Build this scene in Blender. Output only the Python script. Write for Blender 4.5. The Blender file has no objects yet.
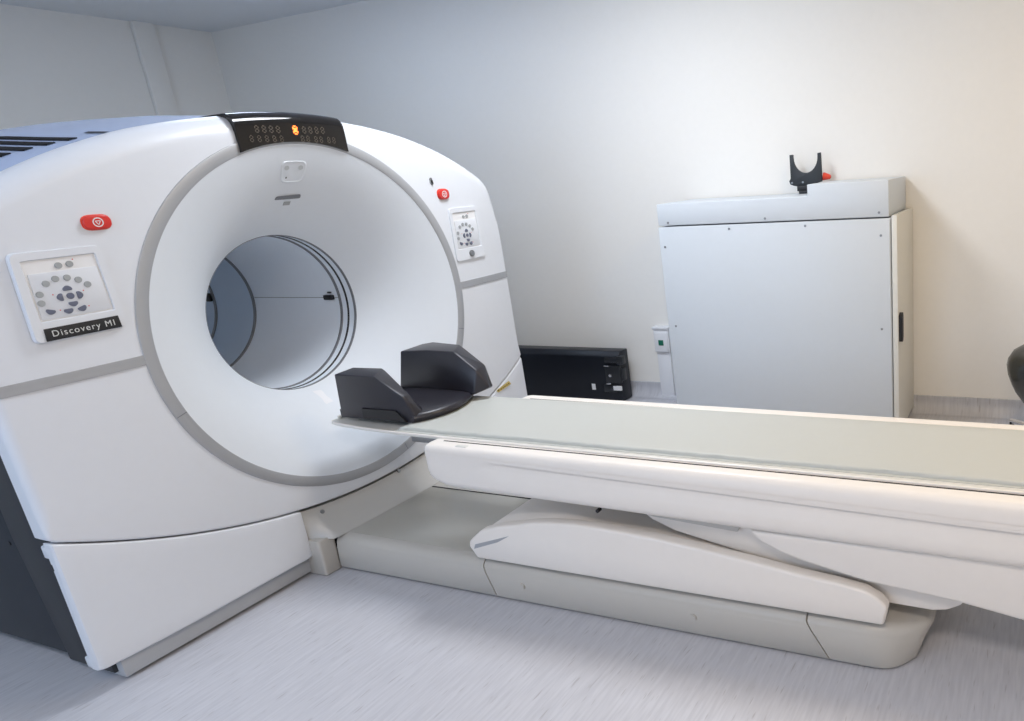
import bpy, bmesh, math, random
from mathutils import Matrix, Vector
from math import sin, cos, pi, radians, sqrt, atan2, hypot
random.seed(4)
SC = bpy.context.scene
C = SC.collection

# ------------------------------------------------------------------ camera
cd = bpy.data.cameras.new('camera')
cam = bpy.data.objects.new('camera', cd)
C.objects.link(cam)
Rm = Matrix(((0.93042034, -0.04334494, 0.36392198), (0.36020943, 0.29125664, -0.88623853), (-0.06758074, 0.95566248, 0.28660436)))
cam.matrix_world = Matrix.Translation((2.89475, -2.21793, 1.57378)) @ Rm.to_4x4()
cd.sensor_fit = 'HORIZONTAL'
cd.sensor_width = 36.0
cd.lens = 718.0388 / 1024 * 36
cd.shift_x = (512 - 758.617) / 1024
cd.shift_y = (381.9 - 360.5) / 1024
cd.clip_start = 0.05
SC.camera = cam

# ------------------------------------------------------------------ world, exposure
SC.view_settings.view_transform = 'Standard'
SC.view_settings.look = 'None'
SC.view_settings.gamma = 1
SC.view_settings.use_curve_mapping = False
SC.view_settings.exposure = 0.05
w = bpy.data.worlds.new('world')
SC.world = w
w.use_nodes = True
w.node_tree.nodes['Background'].inputs[0].default_value = (0.55, 0.7, 1.0, 1)
w.node_tree.nodes['Background'].inputs[1].default_value = 1.0

# ------------------------------------------------------------------ unseen ceiling lights, the camera-side ones added as fill: (x, y, size x, size y, watts, colour)
COOL = (0.70, 0.83, 1.0)
NEUT = (1.0, 0.97, 0.95)
WARM = (1.0, 0.73, 0.38)
SOFT = (1.0, 0.86, 0.74)
CEIL = 2.93
PANELS = [
    (0.80, 0.60, 0.60, 0.60, 38, (0.90, 0.94, 1.0), 'white square ceiling light above the middle of the couch'),
    (3.10, 0.40, 0.60, 0.60, 17, WARM, 'warm square ceiling light beyond the foot of the couch'),
    (-1.30, 0.70, 0.60, 0.60, 7, COOL, 'cool square ceiling light above the rear of the scanner'),
    (0.60, -2.40, 0.60, 0.60, 5, COOL, 'added cool square fill light on the ceiling in front of the couch'),
    (3.00, -2.50, 0.60, 0.60, 36, SOFT, 'added white square fill light on the ceiling near the window wall'),
    (-1.60, -2.60, 0.60, 0.60, 3, COOL, 'added cool square fill light on the ceiling in the corner beyond the scanner side'),
]
for i, (x, y, sx, sy, wt, col, lab) in enumerate(PANELS):
    ld = bpy.data.lights.new('panel_light', 'AREA')
    ld.shape = 'RECTANGLE'
    ld.size = sx * .9
    ld.size_y = sy * .9
    ld.energy = wt
    ld.color = col
    lo = bpy.data.objects.new('panel_light', ld)
    C.objects.link(lo)
    lo.location = (x, y, CEIL - 0.03)
# daylight through the window in the wall behind the camera
ld = bpy.data.lights.new('window_daylight', 'AREA')
ld.shape = 'RECTANGLE'
ld.size = 2.4
ld.size_y = 1.3
ld.energy = 38
ld.color = (0.55, 0.74, 1.0)
lo = bpy.data.objects.new('window_daylight', ld)
C.objects.link(lo)
lo.location = (0.3, -4.52, 1.65)
lo.rotation_euler = (radians(90), 0, 0)


# ------------------------------------------------------------------ materials
def mat(name, col, rough=.5, metal=0.0, spec=.5, coat=0.0, noise=0.0, nscale=30, bump=0.0, bscale=200, emis=None, estr=0.0, croug=.1):
    m = bpy.data.materials.new(name)
    m.use_nodes = True
    nt = m.node_tree
    b = nt.nodes['Principled BSDF']
    b.inputs['Base Color'].default_value = (*col, 1)
    b.inputs['Roughness'].default_value = rough
    b.inputs['Metallic'].default_value = metal
    b.inputs['Specular IOR Level'].default_value = spec
    b.inputs['Coat Weight'].default_value = coat
    b.inputs['Coat Roughness'].default_value = croug
    tc = nt.nodes.new('ShaderNodeTexCoord')
    n = nt.nodes.new('ShaderNodeTexNoise')
    n.inputs['Scale'].default_value = nscale
    n.inputs['Detail'].default_value = 4
    nt.links.new(tc.outputs['Object'], n.inputs['Vector'])
    mx = nt.nodes.new('ShaderNodeMix')
    mx.data_type = 'RGBA'
    a = noise if noise else .015
    mx.inputs[6].default_value = (*[min(1, c * (1 - a)) for c in col], 1)
    mx.inputs[7].default_value = (*[min(1, c * (1 + a)) for c in col], 1)
    nt.links.new(n.outputs['Fac'], mx.inputs[0])
    nt.links.new(mx.outputs[2], b.inputs['Base Color'])
    if bump:
        n2 = nt.nodes.new('ShaderNodeTexNoise')
        n2.inputs['Scale'].default_value = bscale
        nt.links.new(tc.outputs['Object'], n2.inputs['Vector'])
        bp = nt.nodes.new('ShaderNodeBump')
        bp.inputs['Strength'].default_value = bump
        bp.inputs['Distance'].default_value = .002
        nt.links.new(n2.outputs['Fac'], bp.inputs['Height'])
        nt.links.new(bp.outputs[0], b.inputs['Normal'])
    if emis:
        b.inputs['Emission Color'].default_value = (*emis, 1)
        b.inputs['Emission Strength'].default_value = estr
    return m


M = {
    'wall': mat('wall_paint', (.86, .84, .80), .7, spec=.2, bump=.15, bscale=90),
    'ceiling': mat('ceiling_paint', (.80, .82, .84), .8, spec=.2),
    'white': mat('white_shell', (.69, .715, .76), .34, spec=.45),
    'couch': mat('couch_white', (.81, .765, .715), .36, spec=.45),
    'funnel': mat('funnel_white', (.69, .73, .78), .42, spec=.4),
    'top': mat('top_shell_blue_sheen', (.52, .62, .86), .2, spec=.6),  # white shell, the blue reflection on it put into the base colour
    'silver': mat('silver_trim', (.40, .41, .43), .42, metal=.35),
    'bright': mat('bright_chrome', (.85, .85, .87), .18, metal=.9),
    'plinth': mat('plinth_grey', (.44, .46, .49), .4),
    'base': mat('base_grey', (.49, .47, .435), .36, spec=.5),
    'plate': mat('brushed_plate', (.50, .485, .44), .30, metal=.25),
    'saddle': mat('saddle_grey', (.50, .49, .47), .42, metal=.15),
    'dark': mat('dark_side_panel', (.014, .019, .026), .38, noise=.1),
    'frame': mat('dark_frame', (.020, .023, .027), .45),
    'black': mat('matt_black', (.010, .010, .012), .5),
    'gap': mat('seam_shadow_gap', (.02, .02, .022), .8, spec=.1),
    'gloss': mat('display_glass', (.010, .009, .009), .10, spec=.4),
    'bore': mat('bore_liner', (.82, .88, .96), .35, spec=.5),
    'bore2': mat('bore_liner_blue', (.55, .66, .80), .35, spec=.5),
    'seal': mat('bore_seal', (.17, .18, .20), .4),
    'seal2': mat('bore_seal_black', (.015, .016, .02), .35),
    'seg': mat('dim_segment', (.075, .06, .045), .5),
    'lit': mat('lit_segment', (.9, .2, .05), .5, emis=(1, .16, .02), estr=3.0),
    'red': mat('red_button', (.62, .03, .025), .3),
    'redk': mat('red_knob', (.75, .06, .03), .35),
    'butg': mat('button_grey', (.34, .36, .37), .45),
    'lens': mat('pale_lens', (.50, .53, .54), .3),
    'butd': mat('button_blue_grey', (.12, .135, .19), .4),
    'tray': mat('control_tray', (.78, .78, .79), .4),
    'pad': mat('pad_vinyl', (.50, .51, .48), .42, spec=.4, bump=.25, bscale=6),
    'cradle': mat('cradle_cream', (.66, .65, .61), .3),
    'rest': mat('head_rest_foam', (.019, .018, .025), .36, spec=.5, bump=.1),
    'cab': mat('cabinet_grey', (.62, .66, .70), .42),
    'cabside': mat('cabinet_door_cream', (.70, .68, .62), .45),
    'screw': mat('screw_metal', (.28, .29, .30), .35, metal=.7),
    'plastic': mat('white_plastic', (.78, .79, .82), .4),
    'green': mat('green_switch', (.01, .16, .10), .35),
    'sticker': mat('white_sticker', (.75, .76, .78), .5),
    'yellow': mat('yellow_sticker', (.55, .42, .12), .5),
    'leather': mat('black_leather', (.018, .020, .018), .22, spec=.6, noise=.3, bump=.4, bscale=25),
    'case': mat('black_case', (.008, .010, .016), .4, spec=.4),
    'case2': mat('black_case_block', (.02, .022, .026), .3),
    'text': mat('plate_lettering', (.62, .63, .62), .5),
    'glass': mat('clear_glass', (.9, .95, 1), .05),
    'door': mat('door_paint', (.6, .62, .63), .5),
}


def lamp_mat(col, s):
    m = bpy.data.materials.new('lit_diffuser')
    m.use_nodes = True
    nt = m.node_tree
    b = nt.nodes['Principled BSDF']
    b.inputs['Base Color'].default_value = (.9, .9, .9, 1)
    b.inputs['Emission Color'].default_value = (*col, 1)
    b.inputs['Emission Strength'].default_value = s
    return m


def floor_mat():
    m = bpy.data.materials.new('vinyl_floor')
    m.use_nodes = True
    nt = m.node_tree
    L = nt.links
    b = nt.nodes['Principled BSDF']
    b.inputs['Roughness'].default_value = .42
    b.inputs['Specular IOR Level'].default_value = .4
    tc = nt.nodes.new('ShaderNodeTexCoord')

    def streak(sx, sy, lo, hi, detail=3):
        mp = nt.nodes.new('ShaderNodeMapping')
        mp.inputs['Scale'].default_value = (sx, sy, sy)
        L.new(tc.outputs['Object'], mp.inputs['Vector'])
        n = nt.nodes.new('ShaderNodeTexNoise')
        n.inputs['Scale'].default_value = 1
        n.inputs['Detail'].default_value = detail
        L.new(mp.outputs[0], n.inputs['Vector'])
        r = nt.nodes.new('ShaderNodeMapRange')
        r.inputs['From Min'].default_value = lo
        r.inputs['From Max'].default_value = hi
        L.new(n.outputs['Fac'], r.inputs['Value'])
        return r
    f1 = streak(90, 7, .35, .65)
    f2 = streak(110, 12, .66, .76, 1)
    c1 = nt.nodes.new('ShaderNodeMix')
    c1.data_type = 'RGBA'
    c1.inputs[6].default_value = (.475, .48, .52, 1)
    c1.inputs[7].default_value = (.54, .545, .585, 1)
    L.new(f1.outputs[0], c1.inputs[0])
    c2 = nt.nodes.new('ShaderNodeMix')
    c2.data_type = 'RGBA'
    c2.inputs[7].default_value = (.34, .33, .35, 1)
    L.new(c1.outputs[2], c2.inputs[6])
    ml = nt.nodes.new('ShaderNodeMath')
    ml.operation = 'MULTIPLY'
    ml.inputs[1].default_value = .7
    L.new(f2.outputs[0], ml.inputs[0])
    L.new(ml.outputs[0], c2.inputs[0])
    L.new(c2.outputs[2], b.inputs['Base Color'])
    return m


M['floor'] = floor_mat()


# ------------------------------------------------------------------ helpers
def empty(name, loc, label, cat, group=None):
    o = bpy.data.objects.new(name, None)
    o.empty_display_size = .1
    C.objects.link(o)
    o.location = loc
    o['label'] = label
    o['category'] = cat
    if group:
        o['group'] = group
    return o


def obj(name, bm, m, parent=None, kind=None, label=None, angle=35, smooth=True, fixn=True):
    if fixn:
        bmesh.ops.recalc_face_normals(bm, faces=bm.faces)
    me = bpy.data.meshes.new(name)
    if parent is not None:      # geometry is written in room coordinates; keep the part's own frame at its thing
        root = parent
        off = Vector((0, 0, 0))
        while root is not None:
            off += root.location
            root = root.parent
        bmesh.ops.translate(bm, verts=bm.verts, vec=-off)
    bm.to_mesh(me)
    bm.free()
    if smooth:
        me.shade_smooth()
        me.set_sharp_from_angle(angle=radians(angle))
    ms = m if isinstance(m, (list, tuple)) else [m]
    for x in ms:
        me.materials.append(M[x] if isinstance(x, str) else x)
    o = bpy.data.objects.new(name, me)
    C.objects.link(o)
    if parent is not None:
        o.parent = parent
    if kind:
        o['kind'] = kind
    if label:
        o['label'] = label
    return o


def tag(o, label, cat, group=None):
    o['label'] = label
    o['category'] = cat
    if group:
        o['group'] = group
    return o


def NB():
    return bmesh.new()


def merge(dst, src):
    me = bpy.data.meshes.new('tmp')
    src.to_mesh(me)
    src.free()
    dst.from_mesh(me)
    bpy.data.meshes.remove(me)


def box(bm, x0, x1, y0, y1, z0, z1, r=0.0, seg=2):
    t = NB()
    bmesh.ops.create_cube(t, size=1)
    for v in t.verts:
        v.co = Vector(((x0 + x1) / 2 + v.co.x * (x1 - x0), (y0 + y1) / 2 + v.co.y * (y1 - y0), (z0 + z1) / 2 + v.co.z * (z1 - z0)))
    if r:
        bmesh.ops.bevel(t, geom=t.edges[:], offset=r, segments=seg, profile=.5, affect='EDGES')
    merge(bm, t)
    return bm


def bx(*a, **k):
    return box(NB(), *a, **k)


def prism(bm, pts, axis, a, b, r=0.0, seg=2):
    """pts: 2D polygon; axis 'y': pts are (x,z) from y=a to y=b; 'x': (y,z); 'z': (x,y)."""
    t = NB()

    def P(p, s):
        return {'x': (s, p[0], p[1]), 'y': (p[0], s, p[1]), 'z': (p[0], p[1], s)}[axis]
    v0 = [t.verts.new(P(p, a)) for p in pts]
    v1 = [t.verts.new(P(p, b)) for p in pts]
    n = len(pts)
    t.faces.new(v0)
    t.faces.new(v1[::-1])
    for i in range(n):
        t.faces.new((v0[i], v1[i], v1[(i + 1) % n], v0[(i + 1) % n]))
    bmesh.ops.recalc_face_normals(t, faces=t.faces)
    if r:
        es = [e for e in t.edges if e.calc_face_angle(0) > .35]
        bmesh.ops.bevel(t, geom=es, offset=r, segments=seg, profile=.5, affect='EDGES', clamp_overlap=True)
    merge(bm, t)
    return bm


def px(*a, **k):
    return prism(NB(), *a, **k)


def cyl(bm, c, ax, r, d, n=24, r2=None, bev=0.0):
    t = NB()
    bmesh.ops.create_cone(t, cap_ends=True, segments=n, radius1=r, radius2=r if r2 is None else r2, depth=d)
    if bev:
        es = [e for e in t.edges if e.calc_face_angle(0) > 1]
        bmesh.ops.bevel(t, geom=es, offset=bev, segments=2, affect='EDGES')
    q = Vector((0, 0, 1)).rotation_difference(Vector(ax).normalized())
    bmesh.ops.transform(t, matrix=Matrix.Translation(c) @ q.to_matrix().to_4x4(), verts=t.verts)
    merge(bm, t)
    return bm


def cx(*a, **k):
    return cyl(NB(), *a, **k)


def grid(bm, rows, closed=False, flip=False):
    vs = [[bm.verts.new(p) for p in r] for r in rows]
    for i in range(len(rows) - 1):
        n = len(rows[i])
        for j in range(n if closed else n - 1):
            k = (j + 1) % n
            f = (vs[i][j], vs[i][k], vs[i + 1][k], vs[i + 1][j])
            bm.faces.new(f[::-1] if flip else f)
    return vs


def roundpoly(pts, r, n=5):
    """round the corners of a 2D polygon"""
    out = []
    N = len(pts)
    for i in range(N):
        p0, p, p1 = Vector(pts[i - 1]), Vector(pts[i]), Vector(pts[(i + 1) % N])
        rr = r[i] if isinstance(r, (list, tuple)) else r
        a = (p0 - p)
        b = (p1 - p)
        d = min(rr, a.length * .45, b.length * .45)
        A, B = p + a.normalized() * d, p + b.normalized() * d
        for k in range(n + 1):
            t = k / n
            q = A * (1 - t) ** 2 + p * 2 * t * (1 - t) + B * t * t
            out.append((q.x, q.y))
    return out


def catmull(pts, n=8):
    out = []
    P = [Vector(p) for p in pts]
    for i in range(len(P) - 1):
        p0 = P[i - 1] if i else P[0] * 2 - P[1]
        p1, p2 = P[i], P[i + 1]
        p3 = P[i + 2] if i + 2 < len(P) else P[-1] * 2 - P[-2]
        for k in range(n):
            t = k / n
            q = .5 * ((2 * p1) + (-p0 + p2) * t + (2 * p0 - 5 * p1 + 4 * p2 - p3) * t * t + (-p0 + 3 * p1 - 3 * p2 + p3) * t ** 3)
            out.append(tuple(q))
    out.append(tuple(P[-1]))
    return out


# ------------------------------------------------------------------ room
X0, X1, Y0, Y1 = -3.55, 4.7, -4.7, 2.22
obj('floor', bx(X0 - .1, X1 + .1, Y0 - .1, Y1 + .1, -.1, 0), 'floor', kind='structure', smooth=False)
obj('ceiling', bx(X0 - .1, X1 + .1, Y0 - .1, Y1 + .1, CEIL, CEIL + .1), 'ceiling', kind='structure', smooth=False)
obj('wall_back', bx(X0 - .1, X1 + .1, Y1, Y1 + .1, 0, CEIL), 'wall', kind='structure', smooth=False)
obj('wall_left', bx(X0 - .1, X0, Y0, Y1, 0, CEIL), 'wall', kind='structure', smooth=False)
obj('wall_right', bx(X1, X1 + .1, Y0, Y1, 0, CEIL), 'wall', kind='structure', smooth=False)
# front wall with the window opening
b = NB()
wx0, wx1, wz0, wz1 = -1.0, 1.6, .95, 2.35
box(b, X0 - .1, wx0, Y0 - .1, Y0, 0, CEIL)
box(b, wx1, X1 + .1, Y0 - .1, Y0, 0, CEIL)
box(b, wx0, wx1, Y0 - .1, Y0, 0, wz0)
box(b, wx0, wx1, Y0 - .1, Y0, wz1, CEIL)
obj('wall_front', b, 'wall', kind='structure', smooth=False)
b = NB()
for a in (wx0, (wx0 + wx1) / 2 - .025, wx1 - .05):
    box(b, a, a + .05, Y0 - .08, Y0 - .02, wz0, wz1, r=.004)
box(b, wx0, wx1, Y0 - .08, Y0 - .02, wz0, wz0 + .05, r=.004)
box(b, wx0, wx1, Y0 - .08, Y0 - .02, wz1 - .05, wz1, r=.004)
obj('window_1', b, 'plastic', kind='structure')
# flat pilaster strip on the left wall
obj('trim_1', bx(X0, X0 + .035, 1.622, 1.772, .1, CEIL, r=.004), 'wall', kind='structure')


# coved vinyl skirting (floor vinyl turned up the wall)
def cove(name, p0, p1, nx, ny):
    prof = [(.0, .0), (.085, .0015)] + [(.085 - .075 * sin(a), .0015 + .075 * (1 - cos(a))) for a in [pi / 2 * k / 8 for k in range(1, 9)]] + [(.008, .10), (.0, .102)]
    b = NB()
    rows = []
    for (d, z) in prof:
        rows.append([(p0[0] + nx * d, p0[1] + ny * d, z), (p1[0] + nx * d, p1[1] + ny * d, z)])
    grid(b, rows)
    obj(name, b, 'floor', kind='structure', angle=60)


cove('baseboard_back', (X0, Y1), (X1, Y1), 0, -1)
cove('baseboard_left', (X0, Y0), (X0, Y1), 1, 0)
cove('baseboard_right', (X1, Y0), (X1, Y1), -1, 0)

for (x, y, sx, sy, wt, col, lab) in PANELS:
    t = empty('unseen_ceiling_light', (x, y, CEIL), lab, 'light')
    b = NB()
    h = .03
    for s in (-1, 1):
        box(b, x - sx / 2, x + sx / 2, y + s * (sy / 2) - .015, y + s * (sy / 2) + .015, CEIL - .018, CEIL, r=.003)
        box(b, x + s * (sx / 2) - .015, x + s * (sx / 2) + .015, y - sy / 2, y + sy / 2, CEIL - .018, CEIL, r=.003)
    obj('light_frame', b, 'plastic', t)
    obj('diffuser', bx(x - sx / 2 + .012, x + sx / 2 - .012, y - sy / 2 + .012, y + sy / 2 - .012, CEIL - .010, CEIL - .001), lamp_mat(col, 4.0), t, smooth=False)

# ------------------------------------------------------------------ the scanner
ISO = 1.08
g = empty('medical_scanner', (-.8, 0, 0), 'large white ring-shaped imaging scanner with a round bore and dark grey sides', 'scanner')

SEAM = lambda y: .275 + .2271 * y * y
half = [(0, 1.913), (.15, 1.907), (.304, 1.890), (.444, 1.869), (.598, 1.836), (.772, 1.780), (.922, 1.716), (1.055, 1.645), (1.112, 1.597), (1.136, 1.54), (1.149, 1.42), (1.156, 1.30), (1.158, 1.08), (1.157, .85), (1.155, .70), (1.154, .588)]
right = catmull(half, 7)
bot = [(1.14 - 2.28 * k / 50, SEAM(1.14 - 2.28 * k / 50) + .003) for k in range(51)]
left = [(-y, z) for (y, z) in right[::-1]]
OUT = right + bot + left[:-1]
N = len(OUT)


def bow(bm):
    for v in bm.verts:
        d = max(0, abs(v.co.y) - .78) / .37
        v.co.x -= .020 * d * d
    return bm


def nrm(pl):
    r = []
    n = len(pl)
    for i in range(n):
        a, b = Vector(pl[i - 1]), Vector(pl[(i + 1) % n])
        t = (b - a).normalized()
        r.append((-t.y, t.x))
    return r


def edge_r(y, z):
    if z < SEAM(y) + .02:
        return .010
    k = max(0, min(1, (z - 1.35) / .3))
    k0 = max(0, min(1, (z - .60) / .05))
    return .010 + k0 * (.018 + k * .052)


NR = nrm(OUT)
# orientation check: OUT runs clockwise seen from +x (y right), so outward is +(-t.y, t.x) or its opposite
cen = Vector((0, ISO))
sgn = 1 if (Vector(NR[0])).dot(Vector(OUT[0]) - cen) > 0 else -1
NR = [(a * sgn, c * sgn) for a, c in NR]
RR = [edge_r(*p) for p in OUT]
# smooth the radii along the outline
for _ in range(6):
    RR = [(RR[i - 1] + RR[i] * 2 + RR[(i + 1) % N]) / 4 for i in range(N)]


def ring_at(inset, x):
    """inset, x: functions of the local edge radius"""
    return [(x(RR[i]), OUT[i][0] - NR[i][0] * inset(RR[i]), OUT[i][1] - NR[i][1] * inset(RR[i])) for i in range(N)]


b = NB()
rows = []
inner = []
for p in OUT:
    a = atan2(p[1] - ISO, p[0])
    inner.append((cos(a), sin(a)))
rows.append([(-.03, c * .753, ISO + s * .753) for c, s in inner])
rows.append([(-.002, c * .753, ISO + s * .753) for c, s in inner])
rows.append([(0, c * .755, ISO + s * .755) for c, s in inner])
flat = ring_at(lambda r: r, lambda r: 0)
for t in (.5,):
    rows.append([(0, (1 - t) * c * .755 + t * flat[i][1], (1 - t) * (ISO + s * .755) + t * flat[i][2]) for i, (c, s) in enumerate(inner)])
for k in range(9):
    a = pi / 2 * k / 8
    rows.append(ring_at(lambda r: r * (1 - sin(a)), lambda r: -r * (1 - cos(a))))
rows.append(ring_at(lambda r: 0, lambda r: -.075))
rows.append(ring_at(lambda r: .035, lambda r: -.077))
grid(b, rows, closed=True)
obj('front_cover', bow(b), 'white', g, angle=40)

# silver band around the funnel
b = NB()
rows = []
NA = 200
for (r, x) in [(.756, -.012), (.7545, .003), (.7525, .0042), (.7135, .0022), (.712, .001), (.711, -.014)]:
    rows.append([(x, r * cos(2 * pi * k / NA), ISO + r * sin(2 * pi * k / NA)) for k in range(NA)])
grid(b, rows, closed=True)
band = obj('trim_ring', b, 'silver', g, angle=60, label='silver ring around the white funnel')
for a in (-74, -162, -18):
    ca, sa = cos(radians(a)), sin(radians(a))
    t = NB()
    rows = [[(.0048, r * ca - e * sa, ISO + r * sa + e * ca) for e in (-.0012, .0012)] for r in (.714, .752)]
    grid(t, rows)
    obj('joint_line', t, 'seal', band)

# funnel
P0, P1, P2 = (.712, 0.0), (.49, -.09), (.35, -.30)
FB = [((1 - t) ** 2 * P0[0] + 2 * t * (1 - t) * P1[0] + t * t * P2[0], (1 - t) ** 2 * P0[1] + 2 * t * (1 - t) * P1[1] + t * t * P2[1]) for t in [k / 40 for k in range(41)]]


def fx(r):
    if r >= FB[0][0]:
        return 0
    for (r1, x1), (r2, x2) in zip(FB, FB[1:]):
        if r2 <= r <= r1:
            return x1 + (x2 - x1) * (r1 - r) / (r1 - r2)
    return FB[-1][1]


b = NB()
grid(b, [[(x, r * cos(2 * pi * k / NA), ISO + r * sin(2 * pi * k / NA)) for k in range(NA)] for r, x in FB], closed=True)
fun = obj('funnel', b, 'funnel', g, angle=60)


def fpatch(poly, off, thick=0.0):
    """a patch that follows the funnel; poly in (y,z)"""
    b = NB()
    cy = sum(p[0] for p in poly) / len(poly)
    cz = sum(p[1] for p in poly) / len(poly)
    rows = []
    for s in (0.001, .35, .7, 1):
        row = []
        for y, z in poly:
            yy, zz = cy + (y - cy) * s, cz + (z - cz) * s
            row.append((fx(hypot(yy, zz - ISO)) + off, yy, zz))
        rows.append(row)
    if thick:
        rows.append([(p[0] - thick, p[1], p[2]) for p in rows[-1]])
    grid(b, rows, closed=True)
    return b


def frame_patch(poly, w, off):
    b = NB()
    cy = sum(p[0] for p in poly) / len(poly)
    cz = sum(p[1] for p in poly) / len(poly)

    def sc(k, o):
        row = []
        for y, z in poly:
            d = hypot(y - cy, z - cz)
            s = 1 + k * w / d
            yy, zz = cy + (y - cy) * s, cz + (z - cz) * s
            row.append((fx(hypot(yy, zz - ISO)) + o, yy, zz))
        return row
    grid(b, [sc(.5, 0), sc(.25, off), sc(-.25, off), sc(-.6, 0)], closed=True)
    return b


rec = roundpoly([(-.052, 1.722), (.055, 1.722), (.047, 1.645), (-.045, 1.645)], .022)
win = obj('camera_window', fpatch(rec, .0020), 'funnel', fun, angle=60)
obj('camera_window', frame_patch(rec, .012, .0035), 'funnel', fun, angle=60)
for s in (-1, 1):
    lens = [(.031 * s + .011 * cos(a), 1.700 + .009 * sin(a)) for a in [2 * pi * k / 16 for k in range(16)]]
    obj('lens', fpatch(lens, .0040), 'lens', fun)
dot = [(-.028 + .0035 * cos(a), 1.662 + .0035 * sin(a)) for a in [2 * pi * k / 10 for k in range(10)]]
obj('pinhole', fpatch(dot, .0040), 'black', fun)
slot = roundpoly([(-.056, 1.576), (-.050, 1.590), (.057, 1.594), (.060, 1.577)], .012)
obj('laser_slot', fpatch(slot, .003, .01), 'seal', fun)
obj('sensor', fpatch([(-.007, 1.552), (.022, 1.552), (.022, 1.567), (-.007, 1.567)], .003, .01), 'butg', fun)
lb = [(-.004, .711), (.033, .705), (.033, .653), (-.005, .651)]
obj('blank_label', fpatch(lb, .0012), 'plastic', fun)

# bore liner: front part with three rubber seals, middle, and the bluish rear part
def tube(prof, n=128):
    b = NB()
    grid(b, [[(x, r * cos(2 * pi * k / n), ISO + r * sin(2 * pi * k / n)) for k in range(n)] for x, r in prof], closed=True)
    return b


obj('bore_liner', tube([(-.30, .352), (-1.05, .352)]), 'bore', g, angle=60)
obj('bore_seal', tube([(-.300, .3515), (-.302, .347), (-.314, .347), (-.318, .3525)]), 'seal', g)
obj('bore_seal', tube([(-.352, .3525), (-.354, .349), (-.362, .349), (-.364, .3525)]), 'seal2', g)
obj('bore_seal', tube([(-.396, .3525), (-.398, .347), (-.409, .347), (-.412, .3525)]), 'seal', g)
obj('bore_seal', tube([(-1.045, .3525), (-1.047, .348), (-1.064, .348), (-1.067, .3525)]), 'seal', g)
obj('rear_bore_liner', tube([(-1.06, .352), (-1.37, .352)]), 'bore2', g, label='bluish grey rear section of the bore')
obj('bore_seal', tube([(-1.365, .3525), (-1.367, .348), (-1.384, .348), (-1.386, .3525)]), 'seal', g)
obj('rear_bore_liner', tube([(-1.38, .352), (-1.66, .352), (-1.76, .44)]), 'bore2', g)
b = NB()
box(b, -1.04, -.415, .3510, .3530, 1.0845, 1.0870)
obj('bore_joint', b, 'seal', g)
b = NB()
box(b, -.505, -.44, .338, .353, 1.075, 1.10, r=.004)
obj('laser_window', b, 'black', g)
box(b := NB(), -.475, -.452, .343, .353, 1.108, 1.116, r=.002)
obj('laser_window', b, 'black', g)
box(b := NB(), -1.42, -1.388, .334, .352, 1.065, 1.11, r=.004)
obj('laser_window', b, 'black', g)

# display above the funnel, wrapping over the top edge
def top_z(y):
    y = abs(y)
    for (a, za), (c, zc) in zip(right, right[1:]):
        if a <= y <= c:
            return za + (zc - za) * (y - a) / (c - a + 1e-9)
    return right[-1][1]


def arc_z(y, r=.7195):
    return ISO + sqrt(r * r - y * y)


b = NB()
ys = [-.237 + .474 * k / 24 for k in range(25)]
rows = []
rows.append([(-.01, y, arc_z(y)) for y in ys])
rows.append([(.012, y, arc_z(y)) for y in ys])
rows.append([(.012, y, arc_z(y) + .004) for y in ys])
rr = .05
rows.append([(.012, y, top_z(y) - rr) for y in ys])
for k in range(1, 9):
    a = pi / 2 * k / 8
    rows.append([(.012 - rr * (1 - cos(a)), y, top_z(y) + .006 - rr * (1 - sin(a))) for y in ys])
rows.append([(-.10, y, top_z(y) + .006) for y in ys])
rows.append([(-.36, y, top_z(y) + .002) for y in ys])
vs = grid(b, rows)
# side skirts of the display
for j in (0, -1):
    for i in range(1, len(rows) - 1):
        p, q = rows[i][j], rows[i + 1][j]
        cpt = lambda p: (p[0] - .016, p[1], p[2] - (.012 if p[2] > 1.86 else 0))
        f = [b.verts.new(p), b.verts.new(q), b.verts.new(cpt(q)), b.verts.new(cpt(p))]
        b.faces.new(f)
bmesh.ops.remove_doubles(b, verts=b.verts, dist=.0002)
disp = obj('display_panel', b, 'gloss', g, angle=50, label='glossy black numeric display panel at the top of the ring')

SEG = {'8': 'abcdefg', '0': 'abcdef'}


def digit(bm, y, z, h, ch='8', x=.0135):
    w_ = h * .55
    t = h * .17
    for s in SEG[ch]:
        if s in 'adg':
            zz = {'a': z + h / 2, 'g': z, 'd': z - h / 2}[s]
            box(bm, x - .0006, x, y - w_ / 2 + t * .6, y + w_ / 2 - t * .6, zz - t / 2, zz + t / 2)
        else:
            yy = y + (w_ / 2 if s in 'bc' else -w_ / 2)
            z0, z1 = (z, z + h / 2) if s in 'bf' else (z - h / 2, z)
            box(bm, x - .0006, x, yy - t / 2, yy + t / 2, z0 + t * .6, z1 - t * .6)


def row_of(y0, y1, n, z, h, gap=None):
    b = NB()
    for k in range(n):
        y = y0 + (y1 - y0) * k / (n - 1)
        digit(b, y, z, h)
    return b


obj('digits', row_of(-.155, -.068, 4, 1.846, .024), 'seg', disp, smooth=False)
obj('digits', row_of(.045, .130, 4, 1.846, .024), 'seg', disp, smooth=False)
obj('digits', row_of(-.185, -.062, 5, 1.810, .022), 'seg', disp, smooth=False)
for ya, yb in ((.030, .054), (.090, .114), (.150, .174)):
    b = NB()
    for y in (ya, yb):
        digit(b, y, 1.811 - .04 * max(0, y - .05), .022)
    obj('digits', b, 'seg', disp, smooth=False)
b = NB()
digit(b, .006, 1.845, .030, '0')
box(b, .0129, .0137, -.001, .013, 1.837, 1.853)
obj('lit_digit', b, 'lit', disp, smooth=False, label='glowing orange digit')

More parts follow.
